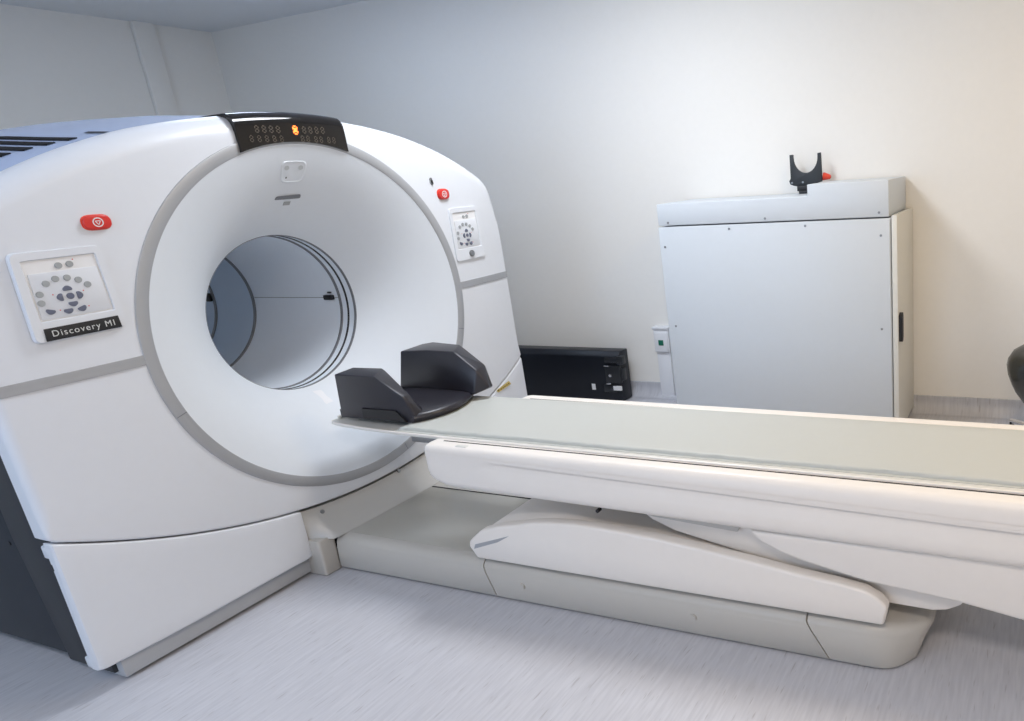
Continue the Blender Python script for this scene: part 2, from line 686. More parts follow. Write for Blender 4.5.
# silver stripes across the cover
for s in (-1, 1):
    b = NB()
    y_in, y_out = .742, 1.158
    n = 26
    ys_ = [y_in + (y_out - y_in) * k / n for k in range(n + 1)]
    rows = [[(dx, s * y, z) for y in ys_] for dx, z in ((-.004, 1.0935), (.0030, 1.0925), (.0035, 1.088), (.0028, 1.078), (.0028, 1.070), (.0035, 1.061), (.0030, 1.058), (-.004, 1.057))]
    # around the edge
    for r in rows:
        xz = r[-1]
        yy = abs(xz[1])
        zc = xz[2]
        r[-1] = (xz[0] - .002, s * 1.138, zc)
        r += [(xz[0] - .010, s * 1.155, zc), (-.030, s * 1.1600, zc), (-.073, s * 1.1600, zc)]
    grid(b, rows)
    obj('silver_stripe', bow(b), 'silver', g, angle=30)

# lower front panels
def lower_panel(s):
    b = NB()
    n = 40
    rows = []
    for q_ in range(n + 1):
        y = .372 + (1.152 - .372) * q_ / n
        if q_ in (0, n):
            ins = [.009]
        elif q_ in (1,):
            ins = [0]
        else:
            ins = [0]
        zt, zb = SEAM(y) - .0025, .088
        r_ = .009
        e_ = ins[0]
        row = [(-.045, y, zt - e_ * .3)]
        for k in range(5):
            a = pi / 2 * k / 4
            row.append((.001 - e_ - r_ * (1 - sin(a)), y, zt - e_ * .3 - r_ * (1 - cos(a))))
        for k in range(1, 8):
            t = k / 8
            row.append((.001 - e_, y, (zt - r_) * (1 - t) + (zb + r_) * t))
        for k in range(5):
            a = pi / 2 * k / 4
            row.append((.001 - e_ - r_ * (1 - cos(a)), y, zb + e_ * .3 + r_ * (1 - sin(a))))
        row.append((-.045, y, zb + e_ * .3))
        rows.append([(p[0], s * p[1], p[2]) for p in row])
        if q_ == 0:
            rows.append([(p[0] + (.006 if 0 < m_ < len(row) - 1 else 0), s * (p[1] + .004), p[2]) for m_, p in enumerate(row)])
        if q_ == n:
            rows.insert(-1, [(p[0] + (.006 if 0 < m_ < len(row) - 1 else 0), s * (p[1] - .004), p[2]) for m_, p in enumerate(row)])
    vs = grid(b, rows, closed=True)
    b.faces.new(vs[0])
    b.faces.new(vs[-1])
    o = obj('lower_panel', bow(b), 'white', g, angle=40)
    # edge tabs at the outer side
    y0_, y1_ = sorted((s * 1.11, s * 1.1525))
    obj('edge_tab', bx(-.092, -.040, y0_, y1_, .512, .558, r=.006), 'white', o)
    obj('edge_tab', bx(-.092, -.040, y0_, y1_ - .002, .092, .135, r=.006), 'white', o)
    obj('latch', bx(-.076, -.058, y0_, y1_ - .002, .468, .495, r=.003), 'black', o)
    return o


lpl = lower_panel(-1)
lpr = lower_panel(1)
# warning sticker on the far lower panel
b = NB()
prism(b, [(.871, .449), (.985, .473), (.998, .450), (.885, .434)], 'x', .002, .0032)
wl = obj('warning_sticker', b, 'yellow', lpr, smooth=False, label='small yellow warning sticker')
b = NB()
prism(b, [(.880, .4475), (.893, .4502), (.893, .4395)], 'x', .0032, .0036)
for k in range(5):
    y = .905 + k * .017
    prism(b, [(y, .4475 + k * .003), (y + .010, .4495 + k * .003), (y + .012, .4445 + k * .003), (y + .002, .4425 + k * .003)], 'x', .0032, .0036)
obj('warning_sign', b, 'black', wl, smooth=False)
# dark core behind the seams
b = NB()
prism(b, [(-1.07, .10), (1.07, .10), (1.08, .60)] + [(y, SEAM(y) + .05) for y in (.9, .6, .3, 0, -.3, -.6, -.9)] + [(-1.08, .60)], 'x', -.12, -.048)
obj('inner_frame', b, 'gap', g, smooth=False)
# plinth
obj('plinth', bx(-.25, -.035, -1.088, -.372, .012, .092, r=.004), 'plinth', g)
obj('plinth', bx(-.25, -.035, .372, 1.088, .012, .092, r=.004), 'plinth', g)

# saddle panel between the lower panels, above the couch base
b = NB()
rows = []
nz, ny = 14, 30
for i in range(nz + 1):
    t = i / nz
    row = []
    for j in range(ny + 1):
        y = -.372 + .744 * j / ny
        zt = SEAM(y) - .010
        z = .159 + (zt - .159) * t
        fl = max(0, min(1, (.372 - abs(y)) / .06))
        x = -.012 + .105 * (fl * fl * (3 - 2 * fl)) * (1 - min(1, max(0, (z - .159) / (zt - .159)))) ** 1.5
        row.append((x, y, z))
    rows.append(row)
grid(b, rows)
r0 = [(-.06, p[1], p[2]) for p in rows[-1]]
grid(b, [rows[-1], r0])
for j_ in (0, -1):
    grid(b, [[r[j_] for r in rows], [(-.06, r[j_][1], r[j_][2]) for r in rows]])
sad = obj('saddle_panel', b, 'saddle', g, angle=50)
for (y, z) in ((-.285, .258), (.14, .268)):
    zt = SEAM(y) - .010
    x = -.012 + .105 * (1 - (z - .16) / (zt - .16)) ** 1.7
    o = obj('rivet', cx((x + .001, y, z), (1, 0, .55), .0095, .012, n=18, bev=.002), 'screw', sad)
b = NB()
prism(b, roundpoly([(-.06, -.378), (.058, -.378), (.058, -.300), (-.06, -.300)], .012), 'z', .004, .166, r=.006)
obj('corner_block', b, 'base', g)
b = NB()
prism(b, roundpoly([(-.06, .300), (.058, .300), (.058, .378), (-.06, .378)], .012), 'z', .004, .166, r=.006)
obj('corner_block', b, 'base', g)

# rear housing ------------------------------------------------------------
def hous(z_lo, inset):
    pts = []
    for (y, z) in right:
        if z >= z_lo:
            pts.append((y, z))
    pts = [(-y, z) for y, z in pts[::-1]][:-1] + pts
    out = []
    for i, (y, z) in enumerate(pts):
        a = Vector(pts[max(0, i - 1)])
        c = Vector(pts[min(len(pts) - 1, i + 1)])
        t = (c - a).normalized()
        out.append((y + t.y * inset, z - t.x * inset))
    return out


hp = hous(1.34, .004)
b = NB()
rows = []
for x, dz in [(-.073, -.01), (-.076, 0), (-.3, .018), (-.6, .045), (-.9, .060), (-1.0, .058), (-1.02, .05), (-1.30, .045), (-1.70, .03), (-1.75, -.02), (-1.76, -.08)]:
    rows.append([(x, y, z + dz) for y, z in hp])
grid(b, rows)
rows2 = [[(p[0], p[1] * .985, p[2] - .02) for p in r] for r in (rows[0], rows[-1])]
grid(b, [rows[0], rows2[0]])
top = obj('top_shell', b, 'top', g, angle=40, label='glossy white top shell behind the front cover, bluish reflection in its colour')
# cooling vents in the near shoulder of the top shell


def shell_z(y, x):
    y = abs(y)
    z = top_z(y) - .004
    for (a, da), (c_, dc) in zip([(-.076, 0), (-.3, .018), (-.6, .045), (-.9, .060)], [(-.3, .018), (-.6, .045), (-.9, .060), (-1.3, .05)]):
        if c_ <= x <= a:
            return z + da + (dc - da) * (a - x) / (a - c_)
    return z


for sgn_ in (-1, 1):
    for k in range(6):
        y = .675 + k * .047
        xs = [-.155 - .035 * k - .1 * t for t in range(8)]
        b = NB()
        rows = []
        for x in xs:
            rows.append([(x, sgn_ * (y + e), shell_z(y + e, x) + o) for e, o in ((-.013, -.003), (-.012, .0035), (.012, .0035), (.013, -.003))])
        grid(b, rows)
        v = b.verts[:]
        bmesh.ops.holes_fill(b, edges=[e for e in b.edges if e.is_boundary])
        obj('vent_slot', b, 'gap', top)
b = NB()
grid(b, [[(x, -.60 + e, shell_z(.60 - e, x) + .003) for e in (-.008, .008)] for x in (-.10, -.16, -.22)])
obj('vent_slot', b, 'gap', top)

# side frames and side panels
for s in (-1, 1):
    b = NB()
    poly = [(s * 1.065, .03), (s * 1.100, .03), (s * 1.122, .55), (s * 1.126, 1.45), (s * 1.09, 1.45), (s * 1.06, .6)]
    prism(b, poly, 'x', -.34, -.070, r=.004)
    obj('side_frame', b, 'frame', g)
    b = NB()
    poly = [(s * 1.03, .035), (s * 1.084, .035), (s * 1.106, .55), (s * 1.110, .80), (s * 1.05, .80), (s * 1.03, .6)]
    prism(b, poly, 'x', -1.74, -.345, r=.006)
    sp = obj('side_panel', b, 'dark', g)
    obj('screw_hole', cx((-.42, s * 1.1035, .495), (0, s, 0), .008, .006, n=14), 'black', sp)
    b = NB()
    poly = [(s * 1.03, .815), (s * 1.092, .815), (s * 1.114, 1.1), (s * 1.116, 1.45), (s * 1.05, 1.45), (s * 1.03, .9)]
    prism(b, poly, 'x', -1.74, -.345, r=.006)
    obj('side_panel', b, 'black', g)
# rear cover with its hole
b = NB()
outl = [(p[0] * .995, p[1] - .06) for p in hp]
low = [(1.05, 1.0), (1.05, .5), (1.04, .04), (.5, .04), (0, .04), (-.5, .04), (-1.04, .04), (-1.05, .5), (-1.05, 1.0)]
rim = outl + low
ins = []
for p in rim:
    a = atan2(p[1] - ISO, p[0])
    ins.append((-1.76, .44 * cos(a), ISO + .44 * sin(a)))
grid(b, [ins, [(-1.76, p[0], p[1]) for p in rim], [(-1.70, p[0], p[1]) for p in rim]], closed=True)
obj('rear_cover', b, 'white', g, angle=40)
b = NB()
box(b, -1.70, -.10, -1.02, 1.02, .02, .10, r=.005)
obj('chassis', b, 'black', g)


# control panels ------------------------------------------------------------
def flat_poly(b, pts, x0, x1, r=0.0):
    return prism(b, pts, 'x', x0, x1, r=r)


def frame_ring(outer, innr, x0, xt, depth):
    """bezel from outer to inner outline (same counts), then down to a tray"""
    b = NB()
    co = Vector((sum(p[0] for p in outer) / len(outer), sum(p[1] for p in outer) / len(outer)))

    def sh(pl, k):
        return [((Vector(p) - co) * (1 - k / max(.02, (Vector(p) - co).length)) + co) for p in pl]
    o1 = sh(outer, .004)
    i1 = sh(innr, -.003)
    rows = [[(x0, p[0], p[1]) for p in outer], [(xt, p[0], p[1]) for p in o1], [(xt, p[0], p[1]) for p in i1], [(xt - .003, p[0], p[1]) for p in innr], [(depth, p[0], p[1]) for p in innr]]
    grid(b, rows, closed=True)
    return b


ARC = [(-.077, .009), (-.053, .039), (-.026, .050), (.004, .049), (.031, .038), (.051, .020), (-.080, -.018)]


def control_panel(cy, w2, plate):
    k = w2 / .12
    outer = roundpoly([(cy - w2 * 1.01, 1.476), (cy + w2 * .99, 1.477), (cy + w2 * 1.05, 1.203), (cy - w2 * 1.06, 1.196)], .022, 5)
    inner_ = roundpoly([(cy - w2 * .80, 1.448), (cy + w2 * .80, 1.450), (cy + w2 * .83, 1.262), (cy - w2 * .80, 1.262)], .006, 5)
    pnl = obj('control_panel', frame_ring(outer, inner_, -.008, .0065, .0005), 'white', g, angle=40, label=None)
    b = NB()
    prism(b, inner_, 'x', -.002, .0012)
    obj('tray', b, 'tray', pnl)
    # keypad plate
    b = NB()
    prism(b, roundpoly([(cy - w2 * .74, 1.408), (cy + w2 * .76, 1.410), (cy + w2 * .79, 1.268), (cy - w2 * .76, 1.266)], .004), 'x', .001, .004, r=.001)
    obj('keypad', b, 'white', pnl)
    oz = 1.336
    for (dy, dz) in ARC:
        obj('button', cx((.005, cy + dy * k, oz + dz), (1, 0, 0), .0098 * k, .004, n=18, bev=.001), 'butg', pnl)
    for (dy, dz) in ((-.006, .089), (.023, .090)):
        obj('button', cx((.003, cy + dy * k, oz + dz), (1, 0, 0), .0098 * k, .004, n=18, bev=.001), 'butg', pnl)
    obj('button', cx((.0055, cy - .003 * k, oz - .008), (1, 0, 0), .0100 * k, .005, n=18, bev=.001), 'butd', pnl)
    for (dy, dz, a) in ((-.005, .016, 90), (-.029, -.008, 180), (.021, -.009, 0), (-.002, -.033, 270), (-.065, -.047, 250), (-.020, -.053, 270), (.017, -.052, 290)):
        pts = []
        for (u, v) in ((-.007, -.013), (.002, -.013), (.010, -.004), (.010, .004), (.002, .013), (-.007, .013)):
            ca, sa = cos(radians(a)), sin(radians(a))
            sg = -1 if a in (90, 180, 0, 270) else 1
            pts.append((cy + (dy + (u * ca - v * sa) * .92) * k, oz + dz + (u * sa + v * ca) * .92))
        b = NB()
        prism(b, roundpoly(pts, .005, 3), 'x', .003, .0075, r=.001)
        obj('arrow_button', b, 'butd', pnl)
    for (dy, dz) in ((-.045, .003), (.035, .003), (-.040, -.047), (.036, -.048), (.034, .103)):
        obj('indicator_dot', cx((.0042, cy + dy * k, oz + dz), (1, 0, 0), .0018, .001, n=8), 'red', pnl)
    if plate:
        b = NB()
        prism(b, [(cy - w2 * .82, 1.240), (cy + w2 * .85, 1.242), (cy + w2 * .87, 1.203), (cy - w2 * .84, 1.201)], 'x', .006, .0105, r=.0008)
        pl = obj('name_plate', b, 'black', pnl, label='black name plate with pale lettering')
        cu = bpy.data.curves.new('plate_text', 'FONT')
        cu.body = 'Discovery MI'
        cu.size = .0275
        cu.space_character = 1.22
        cu.align_x = 'CENTER'
        cu.align_y = 'CENTER'
        cu.extrude = .0003
        to = bpy.data.objects.new('plate_text', cu)
        C.objects.link(to)
        dg = bpy.context.evaluated_depsgraph_get()
        me = bpy.data.meshes.new_from_object(to.evaluated_get(dg))
        bpy.data.objects.remove(to)
        b = NB()
        b.from_mesh(me)
        wdt = max(v.co.x for v in b.verts) - min(v.co.x for v in b.verts)
        sc = min(1, .168 / wdt)
        for v in b.verts:
            x, y, z = v.co
            v.co = Vector((.0112 + z, cy + .002 + x * sc, 1.2215 + y))
        obj('lettering', b, 'text', pl, smooth=False, fixn=False)
    else:
        obj('round_knob', cx((.010, cy + .003, 1.231), (1, 0, 0), .017, .012, n=24, bev=.003), 'screw', pnl)
    return pnl


control_panel(-.895, .120, True)
control_panel(.865, .104, False)


def stop_button(cy, cz, w2, h2):
    pts = []
    for k in range(28):
        a = 2 * pi * k / 28
        yy = cos(a)
        zz = sin(a)
        e = .55
        pts.append((cy + w2 * math.copysign(abs(yy) ** e, yy), cz + h2 * math.copysign(abs(zz) ** .8, zz)))
    b = NB()
    prism(b, [(cy + (p[0] - cy) * 1.06, cz + (p[1] - cz) * 1.10) for p in pts], 'x', -.001, .003, r=.001)
    r = obj('stop_button_rim', b, 'redk', g)
    b = NB()
    prism(b, pts, 'x', .002, .012, r=.005, seg=3)
    o = obj('stop_button', b, 'red', g, label='red emergency stop button')
    b = NB()
    t = NB()
    n = 24
    ra, rb = h2 * .66, h2 * .52
    rows = [[(.0125, cy + q * cos(2 * pi * k / n), cz + q * sin(2 * pi * k / n)) for k in range(n)] for q in (ra, rb)]
    grid(b, rows, closed=True)
    for a in (90, 210, 330):
        ca, sa = cos(radians(a)), sin(radians(a))
        cb, sb = cos(radians(a + 120)), sin(radians(a + 120))
        q = h2 * .36
        p0, p1 = Vector((cy + q * ca, cz - q * sa)), Vector((cy + q * cb, cz - q * sb))
        nn = (p1 - p0).normalized()
        pe = Vector((-nn.y, nn.x)) * .0012
        b.faces.new([b.verts.new((.0125, v.x, v.y)) for v in (p0 + pe, p1 + pe, p1 - pe, p0 - pe)])
    obj('stop_symbol', b, 'sticker', o, smooth=False)


stop_button(-.765, 1.546, .0395, .023)
stop_button(.748, 1.548, .036, .025)
obj('indicator', cx((.002, .686, 1.611), (1, 0, 0), .010, .006, n=18, bev=.0015), 'butg', g)
b = NB()
prism(b, roundpoly([(.676, 1.628), (.690, 1.634), (.698, 1.600), (.684, 1.594)], .006), 'x', 0, .005, r=.001)
obj('indicator', b, 'screw', g)

# ------------------------------------------------------------------ the patient couch
c = empty('patient_couch', (1.3, 0, 0), 'long white patient couch on a low grey base in front of the scanner', 'couch')


def base_section(x):
    w_ = .31
    z = .158
    if x > 2.38:
        k = min(1, (x - 2.38) / .235)
        w_ -= .085 * k ** 2.6
        z -= .022 * k ** 2
    r = .042
    P = [(-w_ + .008, .006), (-w_, .016), (-w_ + .004, z - r - .004)]
    for k in range(7):
        a = pi / 2 * k / 6
        P.append((-w_ + .006 + r * (1 - cos(a)), z - r + r * sin(a)))
    P += [(-y, z_) for y, z_ in P[::-1]]
    return P


def base_seg(name, x0, x1, s0=0.0, s1=0.0, end=False):
    """x0, x1 at the top; the joints slant by s0, s1 towards the floor"""
    b = NB()
    rows = []
    n = 14 if end else 3
    for i in range(n + 1):
        t = i / n
        x = x0 + (x1 - x0) * t
        sec = base_section(x)
        row = []
        for (y, z) in sec:
            k = 1 - min(1, z / .135)
            xx = x + (s0 * (1 - t) + s1 * t) * k
            if end:
                xx -= .035 * t ** 4 * k + .05 * t ** 3 * (abs(y) / .31) ** 3
            row.append((xx, y, z))
        rows.append(row)
    vs = grid(b, rows)
    if end:
        last = rows[-1]
        cy_ = 0
        r1 = [(p[0] + .014, p[1] * .93, .02 + (p[2] - .02) * .9) for p in last]
        r2 = [(p[0] + .018, p[1] * .80, .04 + (p[2] - .04) * .7) for p in last]
        v2 = [[b.verts.new(p) for p in r] for r in (r1, r2)]
        seq = [vs[-1]] + v2
        for A, B in zip(seq, seq[1:]):
            for j in range(len(A) - 1):
                b.faces.new((A[j], A[j + 1], B[j + 1], B[j]))
        b.faces.new(v2[-1])
        b.faces.new(vs[0][::-1])
    else:
        b.faces.new(vs[0][::-1])
        b.faces.new(vs[-1])
    return obj(name, b, 'base', c, angle=50)


base_seg('base_cover', .064, .872, 0, .055)
base_seg('base_cover', .878, 2.213, .055, .085)
mid = base_seg('base_cover', 2.219, 2.60, .085, 0, end=True)
b = NB()
box(b, .09, 2.3, -.290, .290, .0, .13)
obj('base_core', b, 'gap', c, smooth=False)
for x in (1.06, 1.80):
    obj('cap', cx((x, -.3095, .078), (0, -1, .03), .0135, .010, n=20, bev=.002), 'base', c)
obj('base_top_plate', bx(.105, .98, -.255, .213, .150, .1592, r=.0006), 'plate', c)
b = NB()
box(b, .10, .95, .215, .222, .1585, .1600)
obj('base_joint', b, 'gap', c, smooth=False)

# lift arm fairing
low_prof = [(.862, .172), (.831, .222), (.836, .244), (.905, .300), (.985, .325), (1.066, .342), (1.150, .362), (1.224, .373), (1.34, .382), (1.464, .382), (1.65, .374), (1.856, .356), (2.03, .337), (2.207, .314), (2.33, .303), (2.418, .290), (2.462, .268), (2.488, .240), (2.474, .174)]
b = NB()
prism(b, low_prof, 'y', -.312, -.262, r=.014, seg=3)
prism(b, low_prof, 'y', .262, .312, r=.014, seg=3)
arm = obj('lift_arm_cover', b, 'couch', c, angle=32)
b = NB()
inn = [(.867, .178), (.840, .222), (.845, .240), (.910, .294), (.985, .319), (1.066, .336), (1.150, .356), (1.224, .366), (1.30, .366), (1.42, .352), (1.60, .345), (1.856, .330), (2.03, .311), (2.207, .288), (2.40, .262), (2.46, .22), (2.45, .18)]
prism(b, inn, 'y', -.262, .262, r=.004)
obj('lift_arm_top', b, 'couch', c, angle=40)
# recessed grip line in the nose
b = NB()
prism(b, [(.858, .215), (.868, .236), (1.045, .296), (.985, .262)], 'y', -.3128, -.309)
obj('grip_recess', b, 'silver', arm, smooth=False)
# upper arm
b = NB()
prism(b, [(1.57, .458), (1.64, .405), (1.73, .372), (2.1, .30), (2.46, .215), (2.615, .212), (2.66, .222), (2.70, .245), (2.74, .30), (2.74, .46), (1.60, .47)], 'y', -.245, .245, r=.008)
obj('upper_arm', b, 'couch', c, angle=32)
b = NB()
prism(b, [(1.56, .465), (1.66, .432), (1.98, .414), (2.0, .465)], 'y', -.270, .270, r=.004)
obj('underbody_shade', b, 'saddle', c)  # darker wedge standing in for the shade under the couch body
obj('pivot_stop', cx((1.45, -.285, .440), (0, 1, 0), .007, .02, n=14), 'black', c)

# lower skirt of the couch top
b = NB()
sk = [(2.03, .446), (2.075, .405), (2.14, .376), (2.207, .357), (2.42, .315), (2.70, .290), (2.88, .262), (3.2, .215), (3.34, .22), (3.36, .446)]
prism(b, sk, 'y', -.300, .300, r=.012, seg=3)
obj('lower_skirt', b, 'couch', c, angle=32)

# couch body: lofted
def body_sec(x):
    t = (x - .70) / (2.87 - .70)
    zt = .641
    zs = .655 - .045 * t          # shoulder
    zb = .470 - .026 * t
    hw = .318 + .010 * t
    g_ = max(0, min(1, (x - .97) / .05))
    gz = (zs + zb) / 2 + .012
    gh = .030
    gd = .013 * g_
    P = [(0, zt), (-.20, zt), (-.28, zt + .001)]
    # rounded shoulder
    ye, ze = -hw, zs - .020 - .030
    for k in range(7):
        a = pi / 2 * k / 6
        P.append((-.296 - (hw - .296) * sin(a), zt - (zt - ze) * (1 - cos(a))))
    P += [(-hw - .001, gz + gh + .012), (-hw - .001, gz + gh), (-hw + gd, gz + gh - .016), (-hw + gd, gz - gh + .022), (-hw - .0005, gz - gh)]
    P += [(-hw + .001, zb + .03), (-hw + .005, zb + .012), (-hw + .016, zb + .002), (-hw + .03, zb), (-.15, zb), (0, zb)]
    return P


b = NB()
rows = []
xs = [.700, .702, .708, .716, .728, .745, .78, .82, .90, .96, .985, 1.01, 1.04, 1.2, 1.6, 2.0, 2.4, 2.87, 3.25, 3.33, 3.36, 3.375]
for x in xs:
    S = body_sec(x)
    d0 = min(x - .700, .03)
    e = sqrt(max(0, 1 - ((.03 - d0) / .03) ** 2))   # 0 at the nose .. 1
    d1 = min(3.375 - x, .05)
    e = min(e, sqrt(max(0, 1 - ((.05 - d1) / .05) ** 2)))
    zc = .575
    lift = .035 * max(0, min(1, (.80 - x) / .095)) ** 1.5
    row = []
    full = S + [(-y * 1.045, z) for y, z in S[-2:0:-1]]
    for (y, z) in full:
        k = 1 - .05 * (1 - e)
        kz = 1 - .12 * (1 - e)
        zz = zc + (z - zc) * kz
        if z < .55:
            zz += lift * (abs(y) / .32) ** .5
        row.append((x, y * k, zz))
    rows.append(row)
vs = grid(b, rows, closed=True)
b.faces.new(vs[0][::-1])
b.faces.new(vs[-1])
body = obj('couch_body', b, 'couch', c, angle=38)
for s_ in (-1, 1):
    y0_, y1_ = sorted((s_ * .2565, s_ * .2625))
    obj('slide_gap_shade', bx(.76, 3.33, y0_, y1_, .638, .6428), 'gap', body, smooth=False)  # dark strip drawn for the shadow line between cradle and couch top
b = NB()
prism(b, roundpoly([(.85, -.300), (.905, -.300), (.905, -.282), (.85, -.282)], .006), 'z', .638, .6425, r=.001)
obj('marker', b, 'cradle', body)
b = NB()
box(b, .52, .80, -.20, .20, .595, .629, r=.004)
box(b, .60, .74, -.228, .228, .618, .632, r=.003)
obj('slide_carriage', b, 'screw', c)
b = NB()
prism(b, [(.70, .47), (.80, .47), (.80, .52), (.74, .515)], 'y', .1, .30, r=.004)
obj('rear_bracket', b, 'saddle', c)

# cradle: the sliding carbon tray with its rolled edge
b = NB()
rows = []
for x, hw, zb in [(.042, .165, .640), (.046, .175, .636), (.06, .186, .632), (.12, .200, .628), (.30, .220, .618), (.5, .232, .612), (.8, .238, .610), (1.6, .244, .610), (3.25, .250, .610)]:
    sec = []
    n = 12
    zt = .6460
    for k in range(n + 1):      # top, near to far
        t = -1 + 2 * k / n
        sec.append((x, t * hw, zt))
    for k in range(n + 1):
        t = 1 - 2 * k / n
        zl = zb if abs(t) < .8 else zb + (zt - .010 - zb) * ((abs(t) - .8) / .2) ** 1.0
        sec.append((x, t * (hw + (.002 if abs(t) > .9 else 0)), min(zl, zt - .008)))
    rows.append(sec)
vs = grid(b, rows, closed=True)
b.faces.new(vs[0][::-1])
b.faces.new(vs[-1])
crad = obj('cradle', b, 'cradle', c, angle=50)
b = NB()
for s in (-1, 1):
    pts = [(.08, .192), (.30, .220), (.5, .232), (.8, .239), (1.6, .245), (3.25, .251)]
    rows = []
    for (x, y) in pts:
        rows.append([(x, s * (y + .004 * cos(a)), .6450 + .0045 * sin(a)) for a in [2 * pi * k / 8 for k in range(8)]])
    grid(b, rows, closed=True)
obj('edge_rail', b, 'couch', crad)
b = NB()
cyl(b, (.066, 0, .655), (0, 1, 0), .008, .31, n=14, bev=.002)
obj('end_rod', b, 'cradle', crad)

# ------------------------------------------------------------------ mattress pad
b = NB()
rows = []
xs = [.47 + k * .02 for k in range(141)]
rnd = [random.random() for _ in range(400)]


def wob(x, ph):
    return .0005 * sin(x * 23 + ph) + .0010 * sin(x * 61 + 2 * ph) * sin(x * 5 + ph) + .0005 * sin(x * 9.7 + ph * 3)


for x in xs:
    hw = .212
    w1 = wob(x, 1.0)
    w2 = wob(x, 4.0)
    f = min(1, max(0, (x - .47) / .03))
    zt = .6500 + .0135 * sqrt(f)
    zm = .650 + .011 * sqrt(f)
    near = [(-hw - .012, .6462), (-hw - .012, .6478), (-hw - .003 + w1, .6492), (-hw - .001 + w1 * 1.6, zm - .003), (-hw + .003 + w2, zm + .001), (-hw + .009 + w2 * 1.5, zt - .0005 + .3 * w1)]
    far = [(hw - .010, zt - .0005), (hw - .004, zm), (hw, .6500), (hw + .008, .6480), (hw + .008, .6462)]
    mid_ = [((-1 + 2 * k / 8) * (hw - .016), zt - .0015 * (1 - (-1 + 2 * k / 8) ** 2)) for k in range(1, 8)]
    rows.append([(x, y, z) for y, z in near + mid_ + far])
vs = grid(b, rows, closed=True)
b.faces.new(vs[0][::-1])
b.faces.new(vs[-1])
pad = obj('mattress_pad', b, 'pad', angle=60)
tag(pad, 'thin grey-green vinyl mattress pad lying along the couch top', 'mattress')

# ------------------------------------------------------------------ head and arm rest
h = empty('head_rest', (.34, 0, .66), 'black foam head and arm rest with two raised wings on the couch end', 'head rest')


def hull(pts, r=.006):
    t = NB()
    for p in pts:
        t.verts.new(p)
    res = bmesh.ops.convex_hull(t, input=t.verts)
    bmesh.ops.delete(t, geom=[e for e in res['geom_interior'] if isinstance(e, bmesh.types.BMVert)], context='VERTS')
    bmesh.ops.dissolve_limit(t, angle_limit=.03, verts=t.verts, edges=t.edges)
    bmesh.ops.recalc_face_normals(t, faces=t.faces)
    bmesh.ops.bevel(t, geom=[e for e in t.edges if e.calc_face_angle(0) > .2], offset=r, segments=3, profile=.5, affect='EDGES', clamp_overlap=True)
    return t


# near wing
nw = [(.105, -.168, .664), (.520, -.166, .664), (.140, -.182, .861), (.368, -.182, .860), (.498, -.178, .778), (.532, -.160, .690),
      (.095, -.080, .664), (.500, -.070, .664), (.125, -.075, .862), (.300, -.078, .866), (.492, -.140, .778), (.530, -.125, .70)]
obj('wing', hull(nw), 'rest', h, angle=30)
fw = [(.100, .150, .664), (.148, .160, .872), (.300, .165, .880), (.455, .170, .876), (.570, .165, .795), (.560, .135, .690),
      (.100, .240, .664), (.140, .300, .872), (.200, .312, .880), (.390, .280, .880), (.560, .235, .802), (.615, .180, .715), (.560, .26, .690)]
obj('wing', hull(fw), 'rest', h, angle=30)
# floor of the rest: a sloping plate with a bowed front rim
b = NB()
n = 18
front, back = [], []
for k in range(n + 1):
    t = k / n
    y = -.168 + .40 * t
    x = .525 + .085 * sin(pi * min(1, t * 1.05)) ** .8 * (1 - .25 * t) - .03 * t
    front.append((x, y))
rows = []
rows.append([(.105, y, .664) for x, y in front])
rows.append([(.105, y, .700) for x, y in front])
rows.append([(.30, y, .706) for x, y in front])
rows.append([(x - .05, y, .704) for x, y in front])
rows.append([(x - .015, y, .700) for x, y in front])
rows.append([(x - .003, y, .692) for x, y in front])
rows.append([(x, y, .682) for x, y in front])
rows.append([(x - .014, y, .664) for x, y in front])
vs = grid(b, rows)
for A, B in zip(vs, vs[1:]):
    pass
b.faces.new([r[0] for r in vs])
b.faces.new([r[-1] for r in vs][::-1])
b.faces.new(vs[0][::-1] + vs[-1])
obj('rest_floor', b, 'rest', h, angle=40)
b = NB()
prism(b, [(.250, .672), (.250, .715), (.44, .715), (.49, .668)], 'y', -.1790, -.160)
obj('strap_patch', b, 'black', h)

# ------------------------------------------------------------------ cabinet by the wall
k = empty('electronics_cabinet', (1.4, 1.95, 0), 'tall pale grey metal cabinet with a stepped lid against the wall', 'cabinet')
b = NB()
box(b, .698, 2.112, 1.705, 2.205, .03, 1.262, r=.003)
obj('cabinet_body', b, 'cab', k)
b = NB()
box(b, .700, 2.108, 1.700, 1.712, .035, 1.259, r=.002)
fp = obj('front_panel', b, 'cab', k)
b = NB()
prism(b, [(.703, 1.270), (2.106, 1.270), (2.106, 1.461), (1.655, 1.461), (1.655, 1.397), (.703, 1.397)], 'y', 1.700, 2.208, r=.004)
lid = obj('lid', b, 'cab', k)
b = NB()
box(b, 2.118, 2.148, 1.704, 2.205, .03, 1.276, r=.003)
dr = obj('side_door', b, 'cabside', k)
b = NB()
prism(b, roundpoly([(1.722, .575), (1.722, .725), (1.752, .742), (1.764, .720), (1.764, .600), (1.748, .575)], .008), 'x', 2.146, 2.168, r=.003)
obj('door_handle', b, 'black', dr)
for (x, z) in ((.733, 1.143), (1.168, 1.238), (1.634, 1.238), (2.061, 1.172), (2.057, .653), (.752, .65)):
    obj('screw', cx((x, 1.699, z), (0, -1, 0), .007, .004, n=12, bev=.001), 'screw', k)
for (x, z) in ((.77, 1.286), (1.396, 1.288), (2.053, 1.294)):
    obj('screw', cx((x, 1.699, z), (0, -1, 0), .007, .004, n=12, bev=.001), 'screw', k)
b = NB()
box(b, .74, 2.10, 1.74, 2.19, 0, .04)
obj('cabinet_foot', b, 'frame', k)

